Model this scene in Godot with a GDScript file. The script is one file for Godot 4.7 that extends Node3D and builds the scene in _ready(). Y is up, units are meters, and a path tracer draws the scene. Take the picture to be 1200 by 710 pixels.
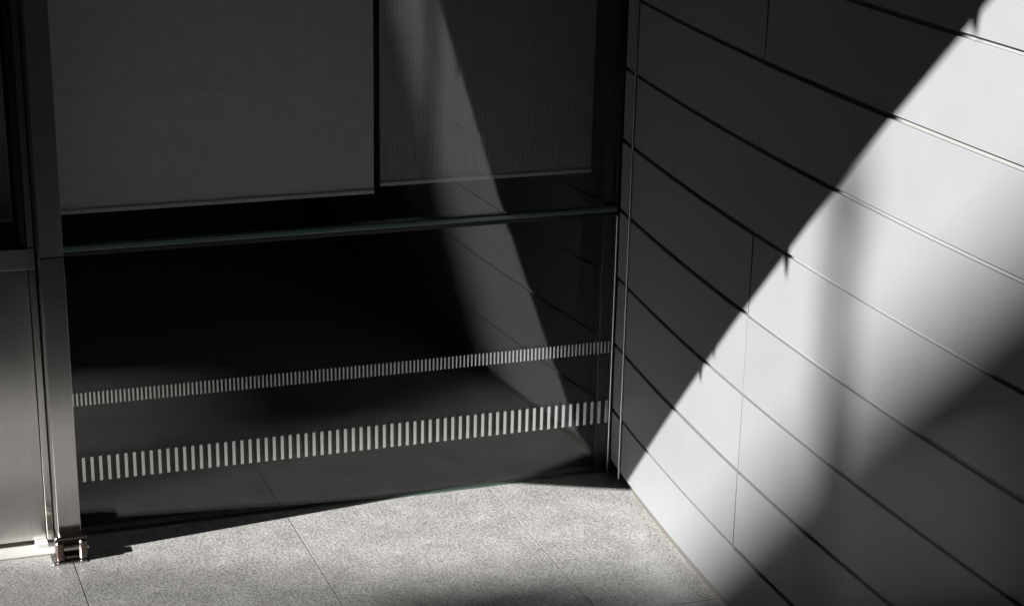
extends Node3D
# An entrance corner: a convex wall of grey metal panels meets a glass front over granite paving.
# One panel course is 0.2 m. Positions below are written in courses and turned into metres by at().

const U := 0.2                 # metres per panel course
const LIFT := 0.11             # paving level in courses below the datum of the numbers
const CEIL := 20.0
const SUN := Vector3(1.0, -0.57524, -0.122)
# light passes below the added raked shade panel: plane KN . p = KD (courses)
const KN := Vector3(0.31706, 0.68933, -0.65138)
const KD := -0.528
const KD_FAR := -2.5

var M := {}
var taken := {}

func at(x: float, y: float, z: float) -> Vector3:
	return Vector3(x, y + LIFT, z) * U

# ------------------------------------------------------------------ the wall's plan curve
func wall_x(z: float) -> float:
	return -0.12679 * z + 0.00803 * z * z - 0.00003 * z * z * z

func wall_n(z: float) -> Vector3:
	var d := -0.12679 + 0.01606 * z - 0.00009 * z * z
	return Vector3(-1.0, 0.0, d).normalized()

# ------------------------------------------------------------------ node helpers
func numbered(called: String) -> String:
	if not taken.has(called):
		taken[called] = 0
		return called
	taken[called] += 1
	return "%s_%03d" % [called, taken[called]]

func thing(called: String, label: String, category: String, where := Vector3.ZERO, group := "") -> Node3D:
	var o := Node3D.new()
	o.name = numbered(called)
	add_child(o)
	o.position = where
	o.set_meta("label", label)
	o.set_meta("category", category)
	if group:
		o.set_meta("group", group)
	return o

func setting(called: String, where := Vector3.ZERO) -> Node3D:
	var o := Node3D.new()
	o.name = called
	add_child(o)
	o.position = where
	o.set_meta("kind", "structure")
	return o

func put(called: String, mesh: Mesh, mat: Material, parent: Node3D, where := Vector3.ZERO) -> MeshInstance3D:
	var o := MeshInstance3D.new()
	o.name = called
	o.mesh = mesh
	o.material_override = mat
	parent.add_child(o, true)
	o.position = where
	return o

# ------------------------------------------------------------------ mesh helpers
func quad(st: SurfaceTool, a: Vector3, b: Vector3, c: Vector3, d: Vector3, n: Vector3) -> void:
	# any winding in, drawn so that the front faces n
	var g := (b - a).cross(c - a)
	var v := [a, b, c, a, c, d] if g.dot(n) < 0.0 else [a, c, b, a, d, c]
	st.set_normal(n)
	for p in v:
		st.add_vertex(p)

func tri(st: SurfaceTool, a: Vector3, b: Vector3, c: Vector3, n: Vector3) -> void:
	var v := [a, b, c] if (b - a).cross(c - a).dot(n) < 0.0 else [a, c, b]
	st.set_normal(n)
	for p in v:
		st.add_vertex(p)

func add_cbox(st: SurfaceTool, lo: Vector3, hi: Vector3, e: float) -> void:
	# a box with chamfered edges
	var c := (lo + hi) * 0.5
	var h := (hi - lo) * 0.5
	for ax in 3:
		var a1 := (ax + 1) % 3
		var a2 := (ax + 2) % 3
		for s in [-1.0, 1.0]:
			var n := Vector3.ZERO
			n[ax] = s
			var ps := []
			for q in [[-1, -1], [1, -1], [1, 1], [-1, 1]]:
				var p := c
				p[ax] += s * h[ax]
				p[a1] += q[0] * (h[a1] - e)
				p[a2] += q[1] * (h[a2] - e)
				ps.append(p)
			quad(st, ps[0], ps[1], ps[2], ps[3], n)
		for s1 in [-1.0, 1.0]:
			for s2 in [-1.0, 1.0]:
				var n := Vector3.ZERO
				n[a1] = s1
				n[a2] = s2
				n = n.normalized()
				var ps := []
				for q in [[-1, 0], [1, 0], [1, 1], [-1, 1]]:
					var p := c
					p[ax] += q[0] * (h[ax] - e)
					p[a1] += s1 * (h[a1] - (e if q[1] else 0.0))
					p[a2] += s2 * (h[a2] - (0.0 if q[1] else e))
					ps.append(p)
				quad(st, ps[0], ps[1], ps[2], ps[3], n)
	for sx in [-1.0, 1.0]:
		for sy in [-1.0, 1.0]:
			for sz in [-1.0, 1.0]:
				var s := Vector3(sx, sy, sz)
				tri(st, c + s * (h - Vector3(0, e, e)), c + s * (h - Vector3(e, 0, e)), c + s * (h - Vector3(e, e, 0)), s.normalized())

func cbox(lo: Vector3, hi: Vector3, e := 0.001) -> ArrayMesh:
	var st := SurfaceTool.new()
	st.begin(Mesh.PRIMITIVE_TRIANGLES)
	add_cbox(st, lo, hi, e)
	return st.commit()

func ubox(x0: float, y0: float, z0: float, x1: float, y1: float, z1: float, e := 0.001) -> ArrayMesh:
	return cbox(at(x0, y0, z0), at(x1, y1, z1), e)

func add_tube(st: SurfaceTool, a: Vector3, b: Vector3, r: float, n := 16) -> void:
	var d := (b - a).normalized()
	var u := d.cross(Vector3.UP if absf(d.y) < 0.9 else Vector3.RIGHT).normalized()
	var v := d.cross(u)
	for i in n:
		var n0 := u * cos(TAU * i / n) + v * sin(TAU * i / n)
		var n1 := u * cos(TAU * (i + 1) / n) + v * sin(TAU * (i + 1) / n)
		quad(st, a + n0 * r, a + n1 * r, b + n1 * r, b + n0 * r, (n0 + n1).normalized())
		tri(st, a, a + n0 * r, a + n1 * r, -d)
		tri(st, b, b + n0 * r, b + n1 * r, d)

func tube(a: Vector3, b: Vector3, r: float, n := 16) -> ArrayMesh:
	var st := SurfaceTool.new()
	st.begin(Mesh.PRIMITIVE_TRIANGLES)
	add_tube(st, a, b, r, n)
	return st.commit()

func prism(pts: Array, off: Vector3) -> ArrayMesh:
	# a convex polygon (metres) pushed along off
	var st := SurfaceTool.new()
	st.begin(Mesh.PRIMITIVE_TRIANGLES)
	var n: Vector3 = off.normalized()
	var mid := Vector3.ZERO
	for p in pts:
		mid += p / pts.size()
	for i in range(1, pts.size() - 1):
		tri(st, pts[0], pts[i], pts[i + 1], -n)
		tri(st, pts[0] + off, pts[i] + off, pts[i + 1] + off, n)
	for i in pts.size():
		var a: Vector3 = pts[i]
		var b: Vector3 = pts[(i + 1) % pts.size()]
		var side := (b - a).cross(off).normalized()
		if side.dot(a - mid) < 0.0:
			side = -side
		quad(st, a, b, b + off, a + off, side)
	return st.commit()

func wall_strip(z0: float, z1: float, y0: float, y1: float, front: float, deep: float, e: float, lean := 0.0, segs := 8) -> ArrayMesh:
	# a piece of cladding bent along the wall: face `front` courses behind the wall line, `deep` thick, edges chamfered by e
	var st := SurfaceTool.new()
	st.begin(Mesh.PRIMITIVE_TRIANGLES)
	var prof := [[y0 + e, front, -1], [y1 - e, front, 0], [y1, front + e, 0], [y1, front + deep, 0], [y0, front + deep, 0], [y0, front + e, 0]]
	var rows := []
	for i in segs + 1:
		var z := lerpf(z0, z1, float(i) / segs)
		var n := wall_n(z)
		var row := []
		for q in prof:
			var back: float = q[1] + lean * (q[0] - y0) / (y1 - y0)
			row.append(at(wall_x(z) - n.x * back, q[0], z - n.z * back))
		rows.append([row, n])
	for i in segs:
		var r0: Array = rows[i][0]
		var r1: Array = rows[i + 1][0]
		for k in 6:
			var k2 := (k + 1) % 6
			var ns := []
			for w in [rows[i][1], rows[i + 1][1]]:
				var t := (r0[k2] - r0[k] as Vector3).normalized()
				var along := Vector3(w.z, 0, -w.x)
				var nn: Vector3 = t.cross(along).normalized()
				var out := [w, (w + Vector3.UP).normalized(), Vector3.UP, -w, Vector3.DOWN, (w + Vector3.DOWN).normalized()][k] as Vector3
				ns.append(nn if nn.dot(out) > 0.0 else -nn)
			var v := [[r0[k], ns[0]], [r0[k2], ns[0]], [r1[k2], ns[1]], [r1[k], ns[1]]]
			var order := [0, 1, 2, 0, 2, 3]
			if (v[1][0] - v[0][0] as Vector3).cross(v[2][0] - v[0][0]).dot(ns[0]) > 0.0:
				order = [0, 2, 1, 0, 3, 2]
			for j in order:
				st.set_normal(v[j][1])
				st.add_vertex(v[j][0])
	for endi in [0, segs]:
		var row: Array = rows[endi][0]
		var w: Vector3 = rows[endi][1]
		var out := Vector3(w.z, 0, -w.x)
		if (out.z > 0.0) != (endi == segs):
			out = -out
		for k in range(1, 5):
			tri(st, row[0], row[k], row[k + 1], out)
	return st.commit()

# ------------------------------------------------------------------ textures
func noise_bytes(size: int, kind: int, freq: float, sd: int, octaves := 1) -> PackedByteArray:
	var f := FastNoiseLite.new()
	f.noise_type = kind
	f.frequency = freq
	f.seed = sd
	f.fractal_type = FastNoiseLite.FRACTAL_FBM if octaves > 1 else FastNoiseLite.FRACTAL_NONE
	f.fractal_octaves = octaves
	return f.get_seamless_image(size, size, false, false, 0.1, true).get_data()

func grey_texture(size: int, layers: Array, base: float) -> ImageTexture:
	# layers: [bytes, strength]; value = base + sum of (noise - 0.5) * strength
	var out := PackedByteArray()
	out.resize(size * size)
	for i in size * size:
		var v := base
		for l in layers:
			v += (l[0][i] / 255.0 - 0.5) * l[1]
		out[i] = int(clampf(v, 0.0, 1.0) * 255.0)
	var im := Image.create_from_data(size, size, false, Image.FORMAT_L8, out)
	im.convert(Image.FORMAT_RGB8)
	return ImageTexture.create_from_image(im)

func white_noise(size: int, sd: int, cell: int) -> PackedByteArray:
	var r := RandomNumberGenerator.new()
	r.seed = sd
	var n := size / cell
	var coarse := PackedByteArray()
	coarse.resize(n * n)
	for i in n * n:
		coarse[i] = r.randi() % 256
	if cell == 1:
		return coarse
	var out := PackedByteArray()
	out.resize(size * size)
	for y in size:
		for x in size:
			out[y * size + x] = coarse[(y / cell) * n + x / cell]
	return out

func mat(called: String, c: Color, rough: float, metal := 0.0) -> StandardMaterial3D:
	var m := StandardMaterial3D.new()
	m.resource_name = called
	m.albedo_color = c.linear_to_srgb()
	m.roughness = rough
	m.metallic = metal
	M[called] = m
	return m

func world_map(m: StandardMaterial3D, sc: Vector3, sharp := 8.0) -> void:
	m.uv1_triplanar = true
	m.uv1_world_triplanar = true
	m.uv1_scale = sc
	m.uv1_triplanar_sharpness = sharp

func make_materials() -> void:
	# granite: grains of feldspar, quartz and mica a few millimetres across
	var fine := white_noise(1023, 5, 3)
	var finer := white_noise(1023, 6, 1)
	# flecks of dark mica, sparse and sharp
	var mica := white_noise(1023, 11, 3)
	for i in mica.size():
		mica[i] = 0 if mica[i] < 16 else 128
	var clump := noise_bytes(1023, FastNoiseLite.TYPE_CELLULAR, 0.16, 7)
	var broad := noise_bytes(1023, FastNoiseLite.TYPE_SIMPLEX_SMOOTH, 0.008, 8, 4)
	var grain := grey_texture(1023, [[fine, 0.22], [finer, 0.12], [mica, 0.20], [clump, 0.06], [broad, 0.12]], 0.845)
	var relief := grey_texture(1023, [[fine, 0.5], [clump, 0.5]], 0.5)
	for i in 4:
		var t: float = [0.520, 0.545, 0.50, 0.53][i]
		var g := mat("granite_%d" % i, Color(t * 1.0, t * 0.985, t * 0.965), 0.72)
		g.albedo_texture = grain
		g.roughness_texture = relief
		g.roughness = 0.95
		g.heightmap_enabled = true
		g.heightmap_texture = relief
		g.heightmap_scale = 0.12
		world_map(g, Vector3(0.83, 0.83, 0.83))
		g.uv1_offset = Vector3(0.31 * i, 0.0, 0.47 * i)
	# coated metal: a very faint mottle in tone and sheen
	var haze := noise_bytes(512, FastNoiseLite.TYPE_SIMPLEX_SMOOTH, 0.012, 21, 5)
	var dust := white_noise(512, 22, 1)
	# a few stray specks of grit on the coating
	var specks := PackedByteArray()
	specks.resize(512 * 512)
	specks.fill(128)
	var pick := RandomNumberGenerator.new()
	pick.seed = 23
	for i in 70:
		specks[pick.randi() % (512 * 512)] = 255 if i % 2 == 0 else 20
	var coat := grey_texture(512, [[haze, 0.02], [dust, 0.02], [specks, 0.30]], 0.955)
	var coat_r := grey_texture(512, [[haze, 0.08], [dust, 0.05]], 0.80)
	for i in 4:
		var t: float = [0.298, 0.306, 0.292, 0.302][i]
		var g := mat("panel_%d" % i, Color(t * 0.962, t, t * 1.038), 0.5)
		g.albedo_texture = coat
		g.roughness_texture = coat_r
		g.roughness = 0.58
		world_map(g, Vector3(0.9, 0.9, 0.9))
		g.uv1_offset = Vector3(0.1 * i, 0.37 * i, 0.23 * i)
	mat("backing", Color(0.03, 0.03, 0.032), 0.8)
	mat("joint_back", Color(0.29, 0.287, 0.283), 0.7)
	mat("skirt", Color(0.125, 0.118, 0.11), 0.75)
	mat("trim", Color(0.62, 0.62, 0.62), 0.35, 1.0)
	# brushed stainless steel: fine upright scratches
	var brush := PackedByteArray()
	brush.resize(512 * 512)
	var r := RandomNumberGenerator.new()
	r.seed = 33
	for x in 512:
		var v := r.randf()
		for y in 512:
			if r.randf() < 0.03:
				v = r.randf()
			brush[y * 512 + x] = int(v * 255.0)
	var brushed := grey_texture(512, [[brush, 0.05], [haze, 0.04]], 0.93)
	var brushed_r := grey_texture(512, [[brush, 0.12], [haze, 0.06]], 0.75)
	var s := mat("steel", Color(0.70, 0.69, 0.67), 0.40, 1.0)
	s.albedo_texture = brushed
	s.roughness_texture = brushed_r
	s.roughness = 0.27
	world_map(s, Vector3(3.0, 0.6, 3.0))
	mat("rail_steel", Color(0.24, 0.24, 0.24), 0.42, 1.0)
	mat("fitting", Color(0.16, 0.125, 0.115), 0.28, 1.0)
	mat("fitting_plate", Color(0.5, 0.49, 0.48), 0.3, 1.0)
	mat("threshold", Color(0.62, 0.61, 0.59), 0.55, 0.3)
	mat("white_plastic", Color(0.8, 0.8, 0.78), 0.5)
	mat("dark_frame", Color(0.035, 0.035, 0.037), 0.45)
	mat("silicone", Color(0.012, 0.012, 0.012), 0.5)
	var gl := mat("glass", Color(0.02, 0.03, 0.027, 0.04), 0.0)
	gl.albedo_color = Color(0.1, 0.13, 0.12, 0.05)
	gl.transparency = BaseMaterial3D.TRANSPARENCY_ALPHA
	mat("glass_edge", Color(0.09, 0.14, 0.122), 0.15)
	mat("film", Color(0.94, 0.94, 0.93), 0.26, 0.85)
	# roller blinds: plain screen cloth, and a ribbed one whose pleats stand 5 mm apart
	var weave := grey_texture(512, [[dust, 0.10], [haze, 0.06]], 0.92)
	var b1 := mat("blind_cloth", Color(0.69, 0.735, 0.68), 0.9)
	b1.albedo_texture = weave
	world_map(b1, Vector3(2.5, 2.5, 2.5))
	b1.backlight_enabled = false
	var b2 := mat("ribbed_cloth", Color(0.42, 0.415, 0.40), 0.9)
	b2.albedo_texture = weave
	world_map(b2, Vector3(2.5, 2.5, 2.5))
	mat("blind_bar", Color(0.55, 0.56, 0.56), 0.45)
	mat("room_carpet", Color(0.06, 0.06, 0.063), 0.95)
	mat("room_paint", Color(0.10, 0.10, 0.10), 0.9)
	mat("soffit", Color(0.09, 0.09, 0.09), 0.9)
	mat("render_wall", Color(0.16, 0.16, 0.16), 0.9)
	mat("paving", Color(0.055, 0.055, 0.055), 0.95)
	mat("screen_slate", Color(0.10, 0.10, 0.11), 0.8)
	mat("mast_paint", Color(0.12, 0.12, 0.12), 0.5)

# ------------------------------------------------------------------ scene
func _ready() -> void:
	set_camera_and_light()
	make_materials()
	build_ground()
	build_panel_wall()
	build_room()
	build_shade_canopy()
	build_glass_front()
	build_blinds()
	build_post_and_door()
	build_pivot()
	build_surroundings()

func set_camera_and_light() -> void:
	var yaw := 0.36861
	var pitch := -0.36138
	var roll := 0.02609
	var fw := Vector3(sin(yaw) * cos(pitch), sin(pitch), -cos(yaw) * cos(pitch))
	var rt := Vector3(cos(yaw), 0.0, sin(yaw))
	var up := rt.cross(fw)
	var r2 := rt * cos(roll) + up * sin(roll)
	var u2 := -rt * sin(roll) + up * cos(roll)
	var cam := Camera3D.new()
	cam.name = "camera"
	add_child(cam)
	cam.transform = Transform3D(Basis(r2, u2, -fw), at(-10.69139, 10.94413, 24.56257))
	var near := 0.1
	var f := 2290.094
	cam.set_frustum(near * 710.0 / f, Vector2(-27.006, 125.704) * near / f, near, 400.0)
	cam.keep_aspect = Camera3D.KEEP_HEIGHT
	cam.current = true
	var env := Environment.new()
	env.background_mode = Environment.BG_SKY
	var sm := ProceduralSkyMaterial.new()
	sm.sky_top_color = Color(0.22, 0.33, 0.52)
	sm.sky_horizon_color = Color(0.55, 0.60, 0.66)
	sm.ground_horizon_color = Color(0.30, 0.30, 0.30)
	sm.ground_bottom_color = Color(0.16, 0.16, 0.16)
	sm.sun_angle_max = 4.0
	var sky := Sky.new()
	sky.sky_material = sm
	env.sky = sky
	env.background_energy_multiplier = 0.045
	env.tonemap_mode = Environment.TONE_MAPPER_LINEAR
	env.tonemap_exposure = 2.2
	env.sdfgi_enabled = true
	env.ssao_enabled = true
	env.ssil_enabled = true
	var we := WorldEnvironment.new()
	we.environment = env
	add_child(we)
	var sun := DirectionalLight3D.new()
	sun.name = "sun"
	sun.light_energy = 1.6
	sun.light_color = Color(1.0, 0.99, 0.975)
	sun.light_angular_distance = 0.5
	sun.shadow_enabled = true
	add_child(sun)
	sun.look_at_from_position(Vector3.ZERO, SUN, Vector3.UP)

func build_ground() -> void:
	var g := setting("ground")
	put("earth", ubox(-600, -2.0, -400, 600, -0.20, 400), M.paving, g)
	var fl := setting("floor")
	var rng := RandomNumberGenerator.new()
	rng.seed = 4
	var w := 3.015
	var d := 6.03
	var gap := 0.0065
	for k in range(-7, 1):
		for j in range(-1, 4):
			var x0 := -1.905 + w * k + gap
			var x1 := -1.905 + w * (k + 1) - gap
			var z0 := 4.35 + d * j + gap
			var z1 := 4.35 + d * (j + 1) - gap
			z0 = maxf(z0, -0.30)
			var lift := rng.randf_range(-0.0012, 0.0012)
			put("tile", ubox(x0, -0.19, z0, x1, -LIFT + lift, z1, 0.0006), M["granite_%d" % (rng.randi() % 4)], fl)
	put("bedding", ubox(-23, -0.195, -0.3, 1.1, -0.16, 27.6), M.backing, fl)

func build_panel_wall() -> void:
	var t := thing("panel_wall", "convex wall of grey metal panels with dark open joints", "wall")
	var cols := [[0.04, 0.42, 2], [0.555, 4.909, 8], [4.921, 13.75, 14], [13.77, 22.6, 14]]
	var rng := RandomNumberGenerator.new()
	rng.seed = 9
	var half := 0.025
	for row in 20:
		var y0 := 0.095 if row == 0 else 0.887 + (row - 1) + half
		var y1 := 0.887 + row - half
		if y1 > CEIL:
			break
		for c in cols.size():
			var q: Array = cols[c]
			var push := rng.randf_range(-0.004, 0.004)
			var lean := rng.randf_range(-0.010, 0.010)
			put("jamb_panel" if c == 0 else "panel", wall_strip(q[0], q[1], y0, y1, push, 0.045, 0.006, lean, q[2]), M["panel_%d" % (rng.randi() % 4)], t)
	put("backing", wall_strip(0.0, 22.7, 0.122, CEIL - 0.01, 0.062, 0.2, 0.002, 0.0, 24), M.joint_back, t)
	put("skirting", wall_strip(0.04, 22.6, -LIFT - 0.04, 0.118, 0.11, 0.04, 0.002, 0.0, 24), M.skirt, t)
	put("corner_trim", wall_strip(0.425, 0.555, 0.06, CEIL - 0.01, 0.045, 0.01, 0.001, 0.0, 2), M.backing, t)
	put("corner_bead", tube(at(wall_x(0.455) + 0.012, -0.05, 0.455), at(wall_x(0.455) + 0.012, CEIL - 0.02, 0.455), 0.0030, 14), M.trim, t)

func build_room() -> void:
	var r := setting("interior")
	put("carpet", ubox(-40, -0.19, -30, 0.0, -0.12, -0.32), M.room_carpet, r)
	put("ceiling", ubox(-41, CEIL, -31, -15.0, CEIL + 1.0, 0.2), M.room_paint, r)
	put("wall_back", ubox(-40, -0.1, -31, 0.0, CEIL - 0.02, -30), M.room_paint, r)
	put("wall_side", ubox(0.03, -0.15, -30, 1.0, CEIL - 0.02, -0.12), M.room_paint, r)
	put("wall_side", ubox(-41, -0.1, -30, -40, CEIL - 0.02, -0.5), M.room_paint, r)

func build_shade_canopy() -> void:
	var t := thing("shade_canopy", "unseen roof with a sloping side panel added to shade the entrance", "canopy")
	put("shade_roof", ubox(-15, CEIL, -31, 14, CEIL + 1.5, 34, 0.01), M.soffit, t)  # unseen roof added to keep sky light off the corner
	# unseen raked panel, added so its lower edge divides light from shade
	var edge := func(z: float) -> float: return (KD - KN.x * (-9.6 - 0.35 * z) - KN.z * z) / KN.y
	var zt: float = (CEIL - 0.05 - edge.call(0.0)) / (edge.call(1.0) - edge.call(0.0))
	var pts := []
	for q in [[0.15, edge.call(0.15)], [zt, CEIL - 0.05], [zt, CEIL - 0.02], [0.15, CEIL - 0.02]]:
		pts.append(at(-9.6 - 0.35 * q[0], q[1], q[0]))
	put("shade_panel", prism(pts, Vector3(-0.012, 0, 0.0042)), M.panel_1, t)
	put("sun_stop_panel", ubox(-12.6, 4.05, 0.103, -9.75, CEIL - 0.03, 0.62, 0.002), M.panel_2, t)  # added out of view to stop stray sun reaching the door glass
	# small pieces added below the panel edge to notch its cast shadow
	for q in [[4.88, 5.78, 0.17, 0.50], [3.18, 3.93, 0.15, 0.28], [2.75, 3.54, 0.15, 0.32], [8.08, 9.12, 0.17, 0.34]]:
		var tgt := Vector3(wall_x(q[1]), q[0], q[1])
		# walk back along the sun to the shade panel's vertical plane x = -9.6 - 0.35 z
		var s := (tgt.x + 9.6 + 0.35 * tgt.z) / (SUN.x + 0.35 * SUN.z)
		var p := tgt - SUN * s
		var h: float = q[3] * 0.5
		var wd: float = q[2]
		put("shadow_notch", prism([at(p.x - 0.03, p.y + h, p.z - wd), at(p.x - 0.03, p.y + h, p.z + wd * 0.7), at(p.x - 0.03, p.y - h, p.z + wd * 0.45), at(p.x - 0.03, p.y - h * 0.7, p.z + wd * 0.1)], Vector3(0.012, 0, 0)), M.rail_steel, t)

func build_glass_front() -> void:
	var t := thing("glass_front", "dark fixed glass front with two rows of white marker bars", "glazing", at(-4, 0, 0))
	var o := -t.position
	var lower := put("lower_pane", ubox(-7.95, -0.09, -0.06, -0.07, 3.80, 0.0, 0.0004), M.glass, t, o)
	put("upper_pane", ubox(-7.95, 3.95, -0.06, -0.07, CEIL - 0.05, 0.0, 0.0004), M.glass, t, o)
	put("pane_edge", ubox(-7.95, 3.865, -0.08, -0.035, 3.947, 0.035, 0.004), M.glass_edge, t, o)
	put("gasket", ubox(-7.95, 3.805, -0.07, -0.035, 3.862, 0.012, 0.001), M.silicone, t, o)
	put("corner_seal", ubox(-0.066, -0.10, -0.06, 0.02, CEIL - 0.05, 0.008, 0.001), M.silicone, t, o)
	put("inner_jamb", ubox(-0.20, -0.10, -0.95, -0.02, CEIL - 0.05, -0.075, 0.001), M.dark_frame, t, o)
	put("edge_strip", tube(at(-0.045, -0.09, 0.03), at(-0.045, 3.80, 0.03), 0.0022, 12), M.trim, t, o)
	put("base_seal", ubox(-7.95, -0.12, -0.10, -0.035, -0.095, 0.012, 0.0005), M.glass_edge, t, o)
	var big := cbox(Vector3(-0.0042, -0.0348, 0), Vector3(0.0042, 0.0348, 0.0008), 0.0001)
	var small := cbox(Vector3(-0.0023, -0.0178, 0), Vector3(0.0023, 0.0178, 0.0008), 0.0001)
	var x := -0.0885
	while x > -7.78:
		put("marker_bar", big, M.film, lower, at(x, 0.8525, 0) + Vector3(0, 0, 0.0005))
		x -= 0.11257
	x = -0.037
	x = -0.088
	while x > -7.78:
		put("small_marker_bar", small, M.film, lower, at(x, 1.8495, 0) + Vector3(0, 0, 0.0005))
		x -= 0.05653

func blind(label: String, x0: float, x1: float, y0: float, z: float, ribbed: bool) -> void:
	var t := thing("roller_blind", label, "blind", at((x0 + x1) * 0.5, y0, z))
	var o := -t.position
	if ribbed:
		var st := SurfaceTool.new()
		st.begin(Mesh.PRIMITIVE_TRIANGLES)
		var n := int((x1 - x0) / 0.037)
		var w := (x1 - x0) / n
		for i in n:
			var a := x0 + w * i
			var ribs := [[a, 0.0], [a + w * 0.35, 0.012], [a + w * 0.65, 0.012], [a + w, 0.0]]
			for k in 3:
				var p := at(ribs[k][0], y0 + 0.05, z + ribs[k][1])
				var q := at(ribs[k + 1][0], y0 + 0.05, z + ribs[k + 1][1])
				var up := Vector3(0, (CEIL - 1.2 - y0) * U, 0)
				var nn := Vector3(-(q.z - p.z), 0, q.x - p.x).normalized()
				quad(st, p, q, q + up, p + up, nn)
		put("cloth", st.commit(), M.ribbed_cloth, t, o)
	else:
		put("cloth", ubox(x0, y0 + 0.05, z - 0.01, x1, CEIL - 1.2, z, 0.0003), M.blind_cloth, t, o)
	put("bottom_bar", ubox(x0, y0, z - 0.03, x1, y0 + 0.055, z + 0.025, 0.001), M.blind_bar, t, o)
	put("roller", tube(at(x0, CEIL - 1.1, z - 0.1), at(x1, CEIL - 1.1, z - 0.1), 0.03), M.blind_bar, t, o)

func build_blinds() -> void:
	blind("wide plain grey roller blind behind the glass next to the steel post", -8.0, -3.425, 4.20, -0.6, false)
	blind("narrower ribbed grey roller blind behind the glass by the panel wall", -3.34, -0.21, 4.295, -0.6, true)
	blind("ribbed grey blind behind the door's upper glass", -12.5, -8.27, 4.17, -0.5, true)

func build_post_and_door() -> void:
	var t := thing("steel_post", "brushed steel post between the door and the dark glass front", "post", at(-7.93, -0.1, 0.2))
	var o := -t.position
	put("lower_post", ubox(-8.08, 0.10, -0.25, -7.787, 3.965, 0.57, 0.0012), M.steel, t, o)
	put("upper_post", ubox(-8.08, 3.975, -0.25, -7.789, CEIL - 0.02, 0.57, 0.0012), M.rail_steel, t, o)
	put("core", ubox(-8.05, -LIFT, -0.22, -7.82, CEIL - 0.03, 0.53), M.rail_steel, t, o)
	var d := thing("steel_door", "steel door with a brushed lower panel and dark glass above a rail", "door", at(-10.0, -0.05, 0.1))
	o = -d.position
	put("stile", ubox(-8.180, -0.04, -0.05, -8.095, 3.72, 0.14, 0.0008), M.steel, d, o)
	put("stile", ubox(-8.180, 3.995, -0.05, -8.095, CEIL - 0.05, 0.14, 0.0008), M.rail_steel, d, o)
	put("lower_panel", ubox(-12.4, -0.02, -0.04, -8.192, 3.715, 0.135, 0.0008), M.steel, d, o)
	put("middle_rail", ubox(-12.4, 3.722, -0.06, -8.095, 3.992, 0.16, 0.0012), M.rail_steel, d, o)
	put("glazing_bead", ubox(-8.262, 4.0, -0.04, -8.186, CEIL - 0.05, 0.10, 0.0008), M.silicone, d, o)
	put("upper_glass", ubox(-12.4, 4.0, 0.0, -8.266, CEIL - 0.05, 0.05, 0.0004), M.glass, d, o)
	put("guide_block", ubox(-8.345, -0.095, 0.10, -8.185, -0.025, 0.26, 0.002), M.white_plastic, d, o)
	var th := thing("door_threshold", "thin pale metal threshold plate under the steel door", "threshold", at(-10.2, -LIFT, 0.3))
	put("plate", ubox(-12.4, -LIFT + 0.002, -0.02, -8.10, -LIFT + 0.02, 0.46, 0.001), M.threshold, th, -th.position)
	var w := thing("facade_wall", "dark rendered wall beyond the steel door", "wall", at(-26, 0, 0))
	put("masonry", ubox(-40, -0.1, -0.5, -12.45, CEIL - 0.02, 0.1, 0.002), M.render_wall, w, -w.position)

func build_pivot() -> void:
	var t := thing("floor_pivot", "small dark metal floor pivot at the foot of the post", "pivot", at(-7.96, -LIFT, 0.66))
	var o := -t.position
	put("base_plate", ubox(-8.20, -LIFT, 0.50, -7.76, -LIFT + 0.025, 0.83, 0.001), M.fitting_plate, t, o)
	for x in [-8.145, -7.845]:
		put("ear", ubox(x, -LIFT + 0.026, 0.575, x + 0.10, 0.185, 0.79, 0.004), M.fitting, t, o)
	put("top_plate", ubox(-8.15, 0.187, 0.575, -7.74, 0.245, 0.76, 0.003), M.fitting, t, o)
	put("pin", tube(at(-8.04, 0.075, 0.70), at(-7.85, 0.075, 0.70), 0.011), M.fitting_plate, t, o)
	put("block", ubox(-8.04, -LIFT + 0.026, 0.58, -7.85, -0.01, 0.76, 0.003), M.fitting, t, o)
	put("bolt", tube(at(-7.74, 0.06, 0.68), at(-7.715, 0.06, 0.68), 0.008), M.fitting_plate, t, o)

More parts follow.
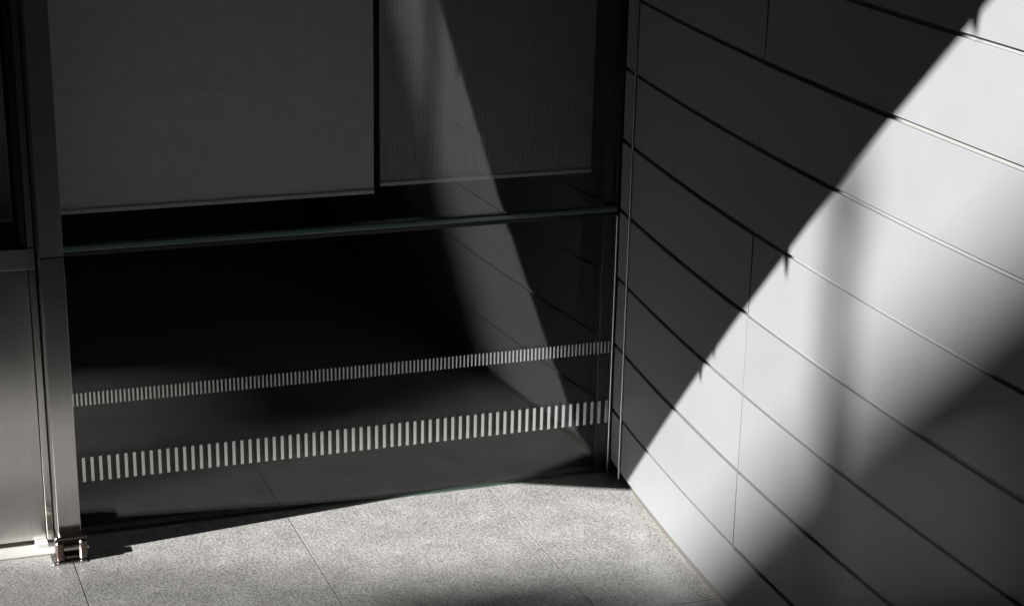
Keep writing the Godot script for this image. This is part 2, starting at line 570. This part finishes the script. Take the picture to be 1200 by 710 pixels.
func build_surroundings() -> void:
	# added house-shaped screen: its gable slope is the far edge of the sun band
	var b := thing("screen_house", "unseen gable-shaped screen added to the left to shape the sun", "building", at(-180, -LIFT, 60))
	var o := -b.position
	var rake := func(z: float) -> float: return (KD_FAR - KN.x * -160.0 - KN.z * z) / KN.y
	var verge := func(z: float) -> float: return 87.9 + 1.15 * (z - 20.6)
	var thick := Vector3(-0.06, 0, 0)
	# screen wall shaped to pass sun: gap above the verge beam, opening and slit below
	for poly in [
			[[8.0, -LIFT], [8.0, 76.0], [16.0, 76.0], [16.0, -LIFT]],
			[[16.0, -LIFT], [16.0, 85.0], [24.8, 85.0], [24.8, -LIFT]],
			[[16.0, verge.call(16.0) - 0.45], [16.0, verge.call(16.0) + 0.45], [22.0, verge.call(22.0) + 0.45], [22.0, verge.call(22.0) - 0.45]],
			[[22.0, 88.9], [22.0, rake.call(22.0)], [24.8, rake.call(24.8)], [24.8, 88.9]],
			[[24.8, -LIFT], [24.8, rake.call(24.8)], [26.4, rake.call(26.4)], [26.4, -LIFT]],
			[[26.4, -LIFT], [26.4, 93.6], [30.0, 95.6], [30.0, -LIFT]],
			[[26.4, 93.80], [26.4, rake.call(26.4)], [30.0, rake.call(30.0)], [30.0, 95.80]],
			[[30.0, -LIFT], [30.0, rake.call(30.0)], [60.0, rake.call(60.0)], [112.0, rake.call(8.0)], [112.0, -LIFT]]]:
		var pts := []
		for q in poly:
			pts.append(at(-160, q[1], q[0]))
		put("screen_wall", prism(pts, thick), M.render_wall, b, o)
	for k in 14:
		var z0 := 16.1 + 0.62 * k
		put("screen_bar", ubox(-160.9, 85.0, z0, -160.7, minf(verge.call(z0) - 0.45, 88.9), z0 + 0.13, 0.002), M.screen_slate, b, o)  # bars thin the sun let through the added opening
	put("body", ubox(-205, -LIFT, 8, -162.6, 70, 112, 0.05), M.render_wall, b, o)
	var l := thing("shadow_mast", "unseen tall dark mast added for its soft shadow on the wall", "mast", at(-112, -LIFT, 20.7))
	o = -l.position
	var top := 6.15 - 111.5 * SUN.y  # added mast, set back along the sun for its soft upright shadow
	var z := 7.1 - 111.5 * SUN.z
	put("mast", tube(at(-112, -LIFT, z), at(-112, top - 0.2, z), 0.052), M.mast_paint, l, o)
	put("cap", tube(at(-112, top - 0.2, z), at(-112, top, z), 0.09), M.mast_paint, l, o)
	var ob := thing("sky_blocker", "unseen dark block added facing the entrance to cut sky light", "building", at(0, 0, 47))
	put("mass", ubox(-30, -0.15, 45, 20, 30, 50, 0.01), M.render_wall, ob, -ob.position)  # added mass that closes off sky light from behind the camera
	var bm := thing("building_block", "plain building mass behind the panel wall", "building", at(7, 0, -4))
	put("mass", ubox(1.5, -0.15, -31, 14, CEIL - 0.02, 22, 0.01), M.render_wall, bm, -bm.position)
